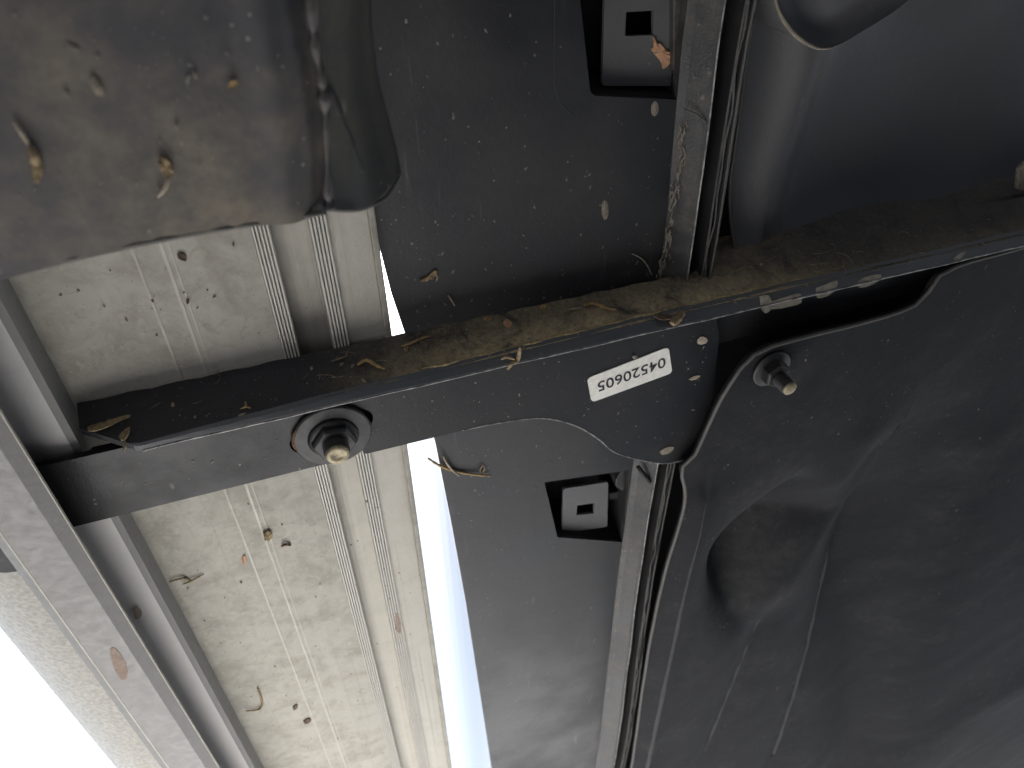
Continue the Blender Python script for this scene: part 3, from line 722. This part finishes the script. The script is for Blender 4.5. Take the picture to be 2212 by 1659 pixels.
# bolt head cut by the bottom edge
bh = empty("board_bolt", (0, 0, 0), "dark bolt head under the step, cut by the bottom edge", "bolt")
cb = az(708, 1694, ZB - .002)
lathe("washer", [(.017, .0), (.018, .0008), (.018, .002), (.017, .003)], M_NUT, bh, (cb.x, cb.y + .012, ZB - .0015), 40)
hexnut("head", (cb.x, cb.y + .012, ZB - .0045), .010, 0, .008, bh, M_NUT)

# ------------------------------------------------------------------ debris
UP = {}
def surf(kind):
    if kind == 'flange': return (lambda x, y, d=0: af(x, y, .0003 + d)), (0, -1, -.25)
    z = {'web': ZW - .0002, 'rock': ZR - .0002, 'deck': ZB - .0004, 'low': ZL - .0002, 'hook': .2218, 'shield': ZSH - .002, 'near': ZN - .0005, 'clip1': .2798, 'floor': ZF - .008, 'lip': .2412}[kind]
    return (lambda x, y, d=0: az(x, y, z - d)), (0, 0, -1)
def leaf(name, px, kind, mat, label, cat, t=.0004, lift=.0, group=None, curl=.0006):
    """thin curled solid flake with the outline px on a surface"""
    f, nrm = surf(kind); P = [f(*p, lift) for p in px]
    P = [p for p in smooth_line(P + [P[0]], 3)][:-1]
    c = sum(P, Vector()) / len(P); nv = Vector(nrm)
    vs = [p + nv * (curl * (.3 + abs(math.sin(i * 1.7)))) for i, p in enumerate(P)] + [c + nv * t * 1.5] + [p for p in P] + [c]
    n = len(P); fs = []
    for i in range(n):
        j = (i + 1) % n
        fs += [(i, j, n), (n + 1 + j, n + 1 + i, 2 * n + 1), (i, n + 1 + i, n + 1 + j, j)]
    return tag(mesh(name, vs, fs, mat), label, cat, group)
def twig(name, px, kind, rad, mat, label, cat, lift=.0006, group=None, parent=None, seg=6):
    f, nrm = surf(kind)
    n_ = len(px); P = [f(x, y, lift + .0005 * math.sin(i * 2.1)) for i, (x, y) in enumerate(px)]
    P = smooth_line(P, 5); m_ = len(P)
    rr = [rad * (.55 + .45 * math.sin(math.pi * min(1, (i + 1) / m_))) * (1 + .18 * math.sin(i * 2.7)) for i in range(m_)]
    o = tube(name, P, rr, mat, parent, seg)
    return tag(o, label, cat, group) if label else o
leaf("dry_leaf", [(190, 925), (193, 932), (210, 931), (240, 920), (264, 908), (281, 902), (279, 897), (255, 903), (225, 912), (200, 919)], 'flange', M_LEAF, "long tan leaf fragment on outer end of the bracket flange", "leaf", lift=.001)
lf = leaf("dry_leaf", [(257, 943), (262, 952), (270, 950), (279, 938), (281, 924), (275, 926), (266, 934)], 'flange', M_LEAF, "small green-tan leaf tip hanging below the long leaf fragment", "leaf", lift=.0022)
twig("leaf_stalk", [(268, 950), (270, 962), (266, 976)], 'flange', .0004, M_LEAF, None, None, lift=.0028, parent=lf)
sp = twig("plant_bit", [(530, 868), (531, 878), (520, 883)], 'flange', .00045, M_STRAW, "tiny three-armed tan plant bit on the flange near the bolt", "plant bit")
twig("arm", [(531, 878), (541, 881)], 'flange', .0004, M_STRAW, None, None, parent=sp)
leaf("seed", [(370, 874), (374, 870), (378, 873), (376, 879), (371, 879)], 'flange', M_PALE, "single pale round seed on the flange left of the bolt", "seed")
t1 = twig("twig", [(925, 990), (950, 1006), (985, 1018), (1025, 1025), (1060, 1028)], 'rock', .00085, M_STRAW, "orange-brown twig stuck on the cladding just below the bracket", "twig", lift=.0012)
twig("pale_fibre", [(957, 985), (965, 1000), (976, 1014), (992, 1028)], 'rock', .0007, M_PALE, None, None, lift=.002, parent=t1)
twig("straw_loop", [(1042, 1004), (1047, 1012), (1040, 1022), (1037, 1014), (1042, 1006)], 'rock', .0004, M_LEAF, "small tan straw loop right of the orange twig", "straw")
twig("straw_stick", [(1262, 659), (1280, 655), (1296, 660), (1312, 666), (1330, 669)], 'flange', .0010, M_STRAW, "bright orange straw stick lying on the dirty flange", "straw", lift=.001)
twig("straw_stick", [(1228, 668), (1245, 666), (1258, 664)], 'flange', .0004, M_PALE, "short pale stalk just left of the bright orange stick", "straw")
twig("straw_stick", [(866, 748), (885, 742), (912, 730), (930, 726)], 'flange', .0006, M_STRAW, "bent tan stalk on the flange beside the bright gap", "straw", lift=.001)
leaf("wood_chip", [(872, 755), (876, 742), (883, 746), (879, 764)], 'flange', M_LEAF, "tan wood chip at the foot of the bent stalk", "wood chip")
leaf("wood_chip", [(1163, 664), (1172, 659), (1182, 660), (1177, 667), (1166, 668)], 'flange', M_STRAW, "golden chip on the top edge of the flange", "wood chip")
leaf("wood_chip", [(1044, 690), (1052, 686), (1062, 689), (1056, 694)], 'flange', M_STRAW, "small golden chip left along the flange top edge", "wood chip")
leaf("wood_chip", [(1087, 697), (1094, 690), (1106, 700), (1099, 708), (1090, 704)], 'flange', M_CHIP, "orange crumb in the middle of the dirty flange", "wood chip")
cp = twig("straw_stick", [(1097, 797), (1106, 785), (1118, 778), (1122, 760), (1124, 750)], 'lip', .0011, M_LEAF, "forked brown stalk hanging over the rolled lip", "straw", lift=.0006)
twig("side_arm", [(1112, 776), (1095, 771), (1083, 776)], 'lip', .0008, M_LEAF, None, None, parent=cp)
pup = twig("pupa_case", [(1452, 700), (1458, 693), (1464, 686), (1470, 680), (1476, 674)], 'flange', .0022, M_LEAF, "segmented tan insect case clinging to the lip", "insect case", lift=.002)
leaf("dead_wing", [(1408, 681), (1430, 679), (1452, 684), (1448, 691), (1425, 691)], 'flange', M_BROWN, "dark brown husk beside the tan insect case", "husk", lift=.0012)
twig("straw_stick", [(772, 788), (792, 778), (815, 790), (832, 797)], 'flange', .0009, M_STRAW, "bent straw piece on the flange above the bolt", "straw", lift=.001)
twig("straw_stick", [(716, 780), (735, 774), (752, 768)], 'flange', .00045, M_LEAF, "thin tan stalk on the flange below the ribbed rail", "straw")
w1 = leaf("seed_husk", [(905, 604), (922, 596), (938, 582), (944, 588), (934, 600), (915, 606)], 'rock', M_LEAF, "pale brown winged husk on the dark cladding above the bracket", "husk", curl=.001)
twig("husk_stalk", [(938, 585), (945, 598), (942, 608)], 'rock', .0004, M_LEAF, None, None, parent=w1)
twig("curved_bristle", [(1365, 548), (1385, 558), (1398, 573), (1408, 594)], 'rock', .00035, M_PALE, "curved pale bristle at the cladding's inner edge above bracket", "bristle")
twig("pale_splinter", [(968, 637), (975, 648), (982, 660)], 'rock', .00045, M_PALE, "short pale splinter on the cladding above the bright gap corner", "splinter")
leaf("paint_chip", [(1411, 78), (1418, 92), (1427, 95), (1436, 107), (1448, 112), (1449, 130), (1432, 149), (1428, 135), (1416, 120), (1406, 106), (1410, 100)], 'clip1', M_CHIP, "orange tan flake stuck to the upper clip plate", "flake", t=.0006)
leaf("mud_spot", [(1407, 228), (1413, 219), (1420, 222), (1422, 240), (1414, 251), (1407, 244)], 'rock', M_MUD, "oval tan mud spot below the upper clip pocket", "mud spot", curl=.0002)
leaf("mud_spot", [(1300, 640 - 200), (1306, 432), (1313, 442), (1313, 466), (1306, 475), (1300, 462)], 'rock', M_MUD, "faint long mud spot in the middle of the cladding", "mud spot", curl=.0002)
leaf("mud_spot", [(1506, 735), (1514, 727), (1526, 730), (1527, 739), (1516, 744), (1507, 742)], 'web', M_PALE, "round pale spot above the sticker's right end", "mud spot", curl=.0002)
leaf("seed", [(1487, 819), (1500, 812), (1512, 811), (1507, 817), (1494, 821)], 'web', M_PALE, "slim pink-tan seed right of the sticker", "seed", curl=.0003)
leaf("mud_spot", [(1366, 770), (1371, 767), (1376, 769), (1374, 774), (1368, 775)], 'web', M_MUD, "small tan spot on the sticker's top edge", "mud spot", lift=.0009, curl=.0001)
leaf("mud_spot", [(1425, 975), (1440, 966), (1456, 966), (1446, 978), (1430, 982)], 'web', M_MUD, "tan smear near the rounded foot of the bracket", "mud spot", curl=.0002)
for i, (px, lab) in enumerate([
    ([(1655, 654), (1700, 640), (1728, 634), (1732, 648), (1722, 658), (1670, 668)], "second pale scrape from the left along the lip's inner end"),
    ([(1762, 622), (1790, 612), (1808, 606), (1806, 624), (1790, 638), (1766, 644)], "third pale scrape from the left along the lip's inner end"),
    ([(1850, 610), (1868, 598), (1900, 592), (1902, 602), (1886, 614), (1858, 622)], "fourth pale scrape from the left, near the shield's corner"),
    ([(2058, 560), (2072, 548), (2086, 543), (2078, 556), (2066, 566)], "last pale scrape along the lip near the right edge")]):
    leaf("scrape_mark", px, 'lip', M_SCRAPE, lab, "scrape", t=.0002, lift=.0010, curl=.0001, group="pale scrapes on the bracket lip")
leaf("scrape_mark", [(1640, 640), (1660, 638), (1668, 660), (1656, 676), (1645, 668)], 'lip', M_SCRAPE, "leftmost pale scrape on the lip, beside the flange joint", "scrape", t=.0002, lift=.0010, curl=.0001, group="pale scrapes on the bracket lip")
# on the step
leaf("stain_spot", [(238, 1402), (247, 1400), (262, 1416), (275, 1445), (274, 1465), (262, 1468), (250, 1450), (240, 1425)], 'hook', M_STAIN, "large oval brown stain on the hook rail", "stain", t=.0001, curl=.00005)
leaf("stain_spot", [(289, 1318), (296, 1311), (305, 1318), (306, 1330), (298, 1337), (290, 1334)], 'low', M_STAIN, "small reddish stain between hook rail and step riser", "stain", t=.0001, curl=.00005)
leaf("stain_spot", [(853, 1330), (858, 1324), (863, 1335), (867, 1352), (864, 1368), (857, 1360)], 'deck', M_STAIN, "brown oval stain across the second ribbed rail", "stain", t=.0001, curl=.00008)
leaf("bark_flake", [(383, 549), (393, 546), (402, 553), (402, 562), (392, 561), (384, 556)], 'deck', M_BROWN, "dark reddish flake on the deck above the bracket", "flake")
leaf("bark_flake", [(402, 648), (406, 645), (409, 651), (404, 656)], 'deck', M_BROWN, "small dark crumb on the deck below the reddish flake", "flake")
leaf("cocoon", [(568, 1150), (580, 1143), (588, 1152), (584, 1161), (572, 1164)], 'deck', M_LEAF, "small curled grey cocoon on the deck below the bracket", "cocoon", t=.0012, curl=.0014)
twig("cocoon", [(608, 1180), (618, 1176), (628, 1178)], 'deck', .0008, M_BROWN, "second dark curled cocoon right of the grey one", "cocoon")
tw = twig("twig", [(366, 1257), (390, 1250), (405, 1250), (412, 1258)], 'deck', .0006, M_LEAF, "thin forked grey twig on the deck next to riser", "twig")
twig("side_arm", [(395, 1262), (415, 1254), (440, 1240)], 'deck', .0005, M_LEAF, None, None, parent=tw)
leaf("seed", [(524, 1202), (529, 1199), (531, 1210), (527, 1218), (523, 1212)], 'deck', M_CHIP, "reddish seed on the deck's drawn line", "seed")
twig("grass_stem", [(556, 1486), (561, 1500), (566, 1520), (560, 1532), (530, 1536)], 'deck', .0007, M_LEAF, "bent grey-brown stem low on the deck", "stem")
leaf("bark_flake", [(632, 1527), (640, 1521), (643, 1526), (635, 1533)], 'deck', M_BROWN, "upper of two dark crumbs low on the deck", "flake")
leaf("bark_flake", [(655, 1557), (666, 1551), (672, 1556), (660, 1563)], 'deck', M_BROWN, "lower of two dark crumbs low on the deck", "flake")
# on the near shield
s1 = twig("catkin", [(66, 318), (72, 335), (78, 355), (80, 378), (78, 394)], 'near', .0011, M_LEAF, "tan catkin with thin stalk at left on the near shield", "catkin", lift=.001)
twig("stalk", [(30, 263), (48, 290), (66, 318)], 'near', .0005, M_PALE, None, None, parent=s1)
s2 = leaf("dry_leaf", [(342, 345), (350, 338), (358, 342), (370, 352), (374, 365), (364, 388), (355, 378), (345, 360)], 'near', M_LEAF, "small tan leaf with curled stalk on the near shield", "leaf", curl=.0008)
twig("leaf_stalk", [(363, 385), (358, 405), (342, 425)], 'near', .0005, M_PALE, None, None, parent=s2)
leaf("mud_spot", [(194, 168), (204, 165), (222, 190), (224, 205), (210, 205), (199, 190)], 'near', M_MUD, "blurred tan mud spot near the left edge of near shield", "mud spot", curl=.0002)
leaf("wood_chip", [(491, 192), (497, 175), (509, 172), (513, 182), (500, 186)], 'near', M_STRAW, "small golden chip high on the near shield", "wood chip")

# dust flecks and web fibres: too many and too small to count
def flecks(name, spots, kind, smin, smax, mat, label, cat, elong=2.2):
    f, nrm = surf(kind); nv = Vector(nrm); vs = []; fs = []
    for x, y in spots:
        p = f(x, y, 0); s = smin + (smax - smin) * rnd.random() ** 3; e = 1 + (elong - 1) * rnd.random(); a = rnd.gauss(0, .5)
        if kind == 'flange': u = Vector((math.cos(a + 1.2), 0, math.sin(a + 1.2))); v = Vector((-u.z, 0, u.x))
        else: u = Vector((math.sin(a), math.cos(a), 0)); v = Vector((-u.y, u.x, 0))
        k = len(vs); m_ = 5
        for q in range(m_):
            an = 2 * math.pi * q / m_ + rnd.random() * .6
            vs.append(p + u * math.cos(an) * s * e * .5 + v * math.sin(an) * s * .5)
        vs.append(p + nv * s * .14)
        for q in range(m_): fs.append((k + q, k + (q + 1) % m_, k + m_))
    return tag(mesh(name, vs, fs, mat), label, cat, kind="stuff")
def spots_in(poly, n, bias=None):
    out = []; xs_ = [p[0] for p in poly]; ys_ = [p[1] for p in poly]
    while len(out) < n:
        x, y = rnd.uniform(min(xs_), max(xs_)), rnd.uniform(min(ys_), max(ys_))
        ins = False; j = len(poly) - 1
        for i in range(len(poly)):
            if (poly[i][1] > y) != (poly[j][1] > y) and x < (poly[j][0] - poly[i][0]) * (y - poly[i][1]) / (poly[j][1] - poly[i][1]) + poly[i][0]: ins = not ins
            j = i
        if ins and (bias is None or rnd.random() < bias(x, y)): out.append((x, y))
    return out
flecks("dust_flecks", spots_in([(870, 440), (1420, 300), (1400, 620), (880, 715)], 190, lambda x, y: .15 + ((y - 350) / 360) ** 2) + spots_in([(850, 30), (1190, 10), (1200, 400), (870, 420)], 25) + spots_in([(1000, 950), (1300, 960), (1160, 1100), (1010, 1150)], 70) + spots_in([(1010, 1150), (1290, 1180), (1270, 1640), (1070, 1640)], 40), 'rock', .0002, .0014, M_DUST, "pale dust flecks scattered over the black cladding", "dust")
flecks("dust_flecks", spots_in([(700, 900), (1100, 790), (1540, 740), (1500, 970), (1380, 960), (1250, 900), (1100, 890), (830, 950)], 140) + spots_in([(300, 1000), (620, 930), (640, 1000), (200, 1110)], 26), 'web', .0002, .0013, M_DUST, "pale dust flecks on the bracket plate", "dust")
flecks("dust_flecks", spots_in([(1640, 800), (2200, 620), (2200, 1650), (1500, 1650), (1520, 1050)], 110), 'shield', .0003, .0014, M_DUST, "pale dust flecks on the pressed shield", "dust")
flecks("dust_flecks", spots_in([(20, 20), (660, 20), (690, 440), (40, 570)], 80), "near", .0003, .0013, M_DUST, "pale dust flecks on the near shield", "dust")
flecks("dust_flecks", spots_in([(1620, 120), (2200, 100), (2200, 380), (1640, 420)], 35), 'floor', .0002, .0012, M_DUST, "pale dust flecks on the floor pressing", "dust")
flecks("dust_flecks", spots_in([(300, 860), (850, 745), (1500, 600), (2150, 470), (2150, 545), (1500, 675), (850, 815), (320, 945)], 170, lambda x, y: 1 if x > 650 else .15), 'flange', .0003, .0016, M_PALE, "brown dirt crumbs caked on the bracket flange", "dirt", 3)
flecks("dirt_crumbs", spots_in([(300, 1120), (680, 1040), (840, 1640), (560, 1640)], 80, lambda x, y: .3 + .7 * (y - 1000) / 650) + spots_in([(60, 620), (520, 520), (620, 740), (200, 760)], 30) + spots_in([(700, 1050), (860, 1010), (960, 1640), (880, 1640)], 60), 'deck', .0003, .0012, M_BROWN, "dark dirt crumbs on the aluminium step", "dirt", 2.6)
vs = []; fs = []
f, _ = surf('flange')
for i in range(90):
    x = rnd.uniform(820, 2000) if i > 10 else rnd.uniform(320, 820); t = rnd.random()
    ytop = 725 - (x - 850) * .2135; ybot = ytop + 85
    y = ytop + 8 + (ybot - ytop - 12) * t; a = rnd.gauss(.1, .9); ln = rnd.uniform(10, 46); cvt = rnd.gauss(0, .55)
    pts = []
    for k in range(6):
        q = k / 5; an = a + cvt * q * 2
        pts.append((x + ln * q * math.cos(an), y - ln * q * math.sin(an) * .6 - (ln * q * .2)))
    P = [f(px_, min(max(py_, ytop - (px_ - x) * .2135 + 3), ybot), .0004 + .0012 * math.sin(math.pi * k / 5)) for k, (px_, py_) in enumerate(pts)]
    v_, f2_ = tube_data(smooth_line(P, 2), rnd.uniform(.00005, .00014), 4)
    k = len(vs); vs += v_; fs += [tuple(j + k for j in q) for q in f2_]
tag(mesh("web_fibres", vs, fs, M_FIBER), "tangled brown cobweb fibres and dirt on the bracket flange", "cobweb", kind="stuff")
# crumbs of dried mud along the cladding crease
vs = []; fs = []
def crumb_line(px, z, n, r0, r1):
    global vs, fs
    L_ = smooth_line([az(x, y, z) for x, y in px], 8)
    for i in range(n):
        q = rnd.random() * (len(L_) - 2); a = L_[int(q)].lerp(L_[int(q) + 1], q % 1)
        d = Vector((rnd.gauss(0, .0012), rnd.gauss(0, .003), -rnd.random() * .0005)); ln = rnd.uniform(.001, .007)
        P = [a + d + Vector((rnd.gauss(0, .0005), ln * k / 3, 0)) for k in range(4)]
        v_, f_2 = tube_data(P, [rnd.uniform(r0, r1) * s for s in (.5, 1, .9, .4)], 5, .5); k = len(vs)
        vs += v_; fs += [tuple(j + k for j in qq) for qq in f_2]
crumb_line([(1478, 260), (1462, 400), (1440, 520), (1425, 590)], .268, 60, .0002, .0006)
crumb_line([(1352, 1170), (1340, 1300), (1322, 1450), (1300, 1650)], .2705, 70, .0002, .0006)
tag(mesh("mud_crumbs", vs, fs, M_MUD), "tan mud crumbs along the crease of the cladding's inner flange", "mud", kind="stuff")
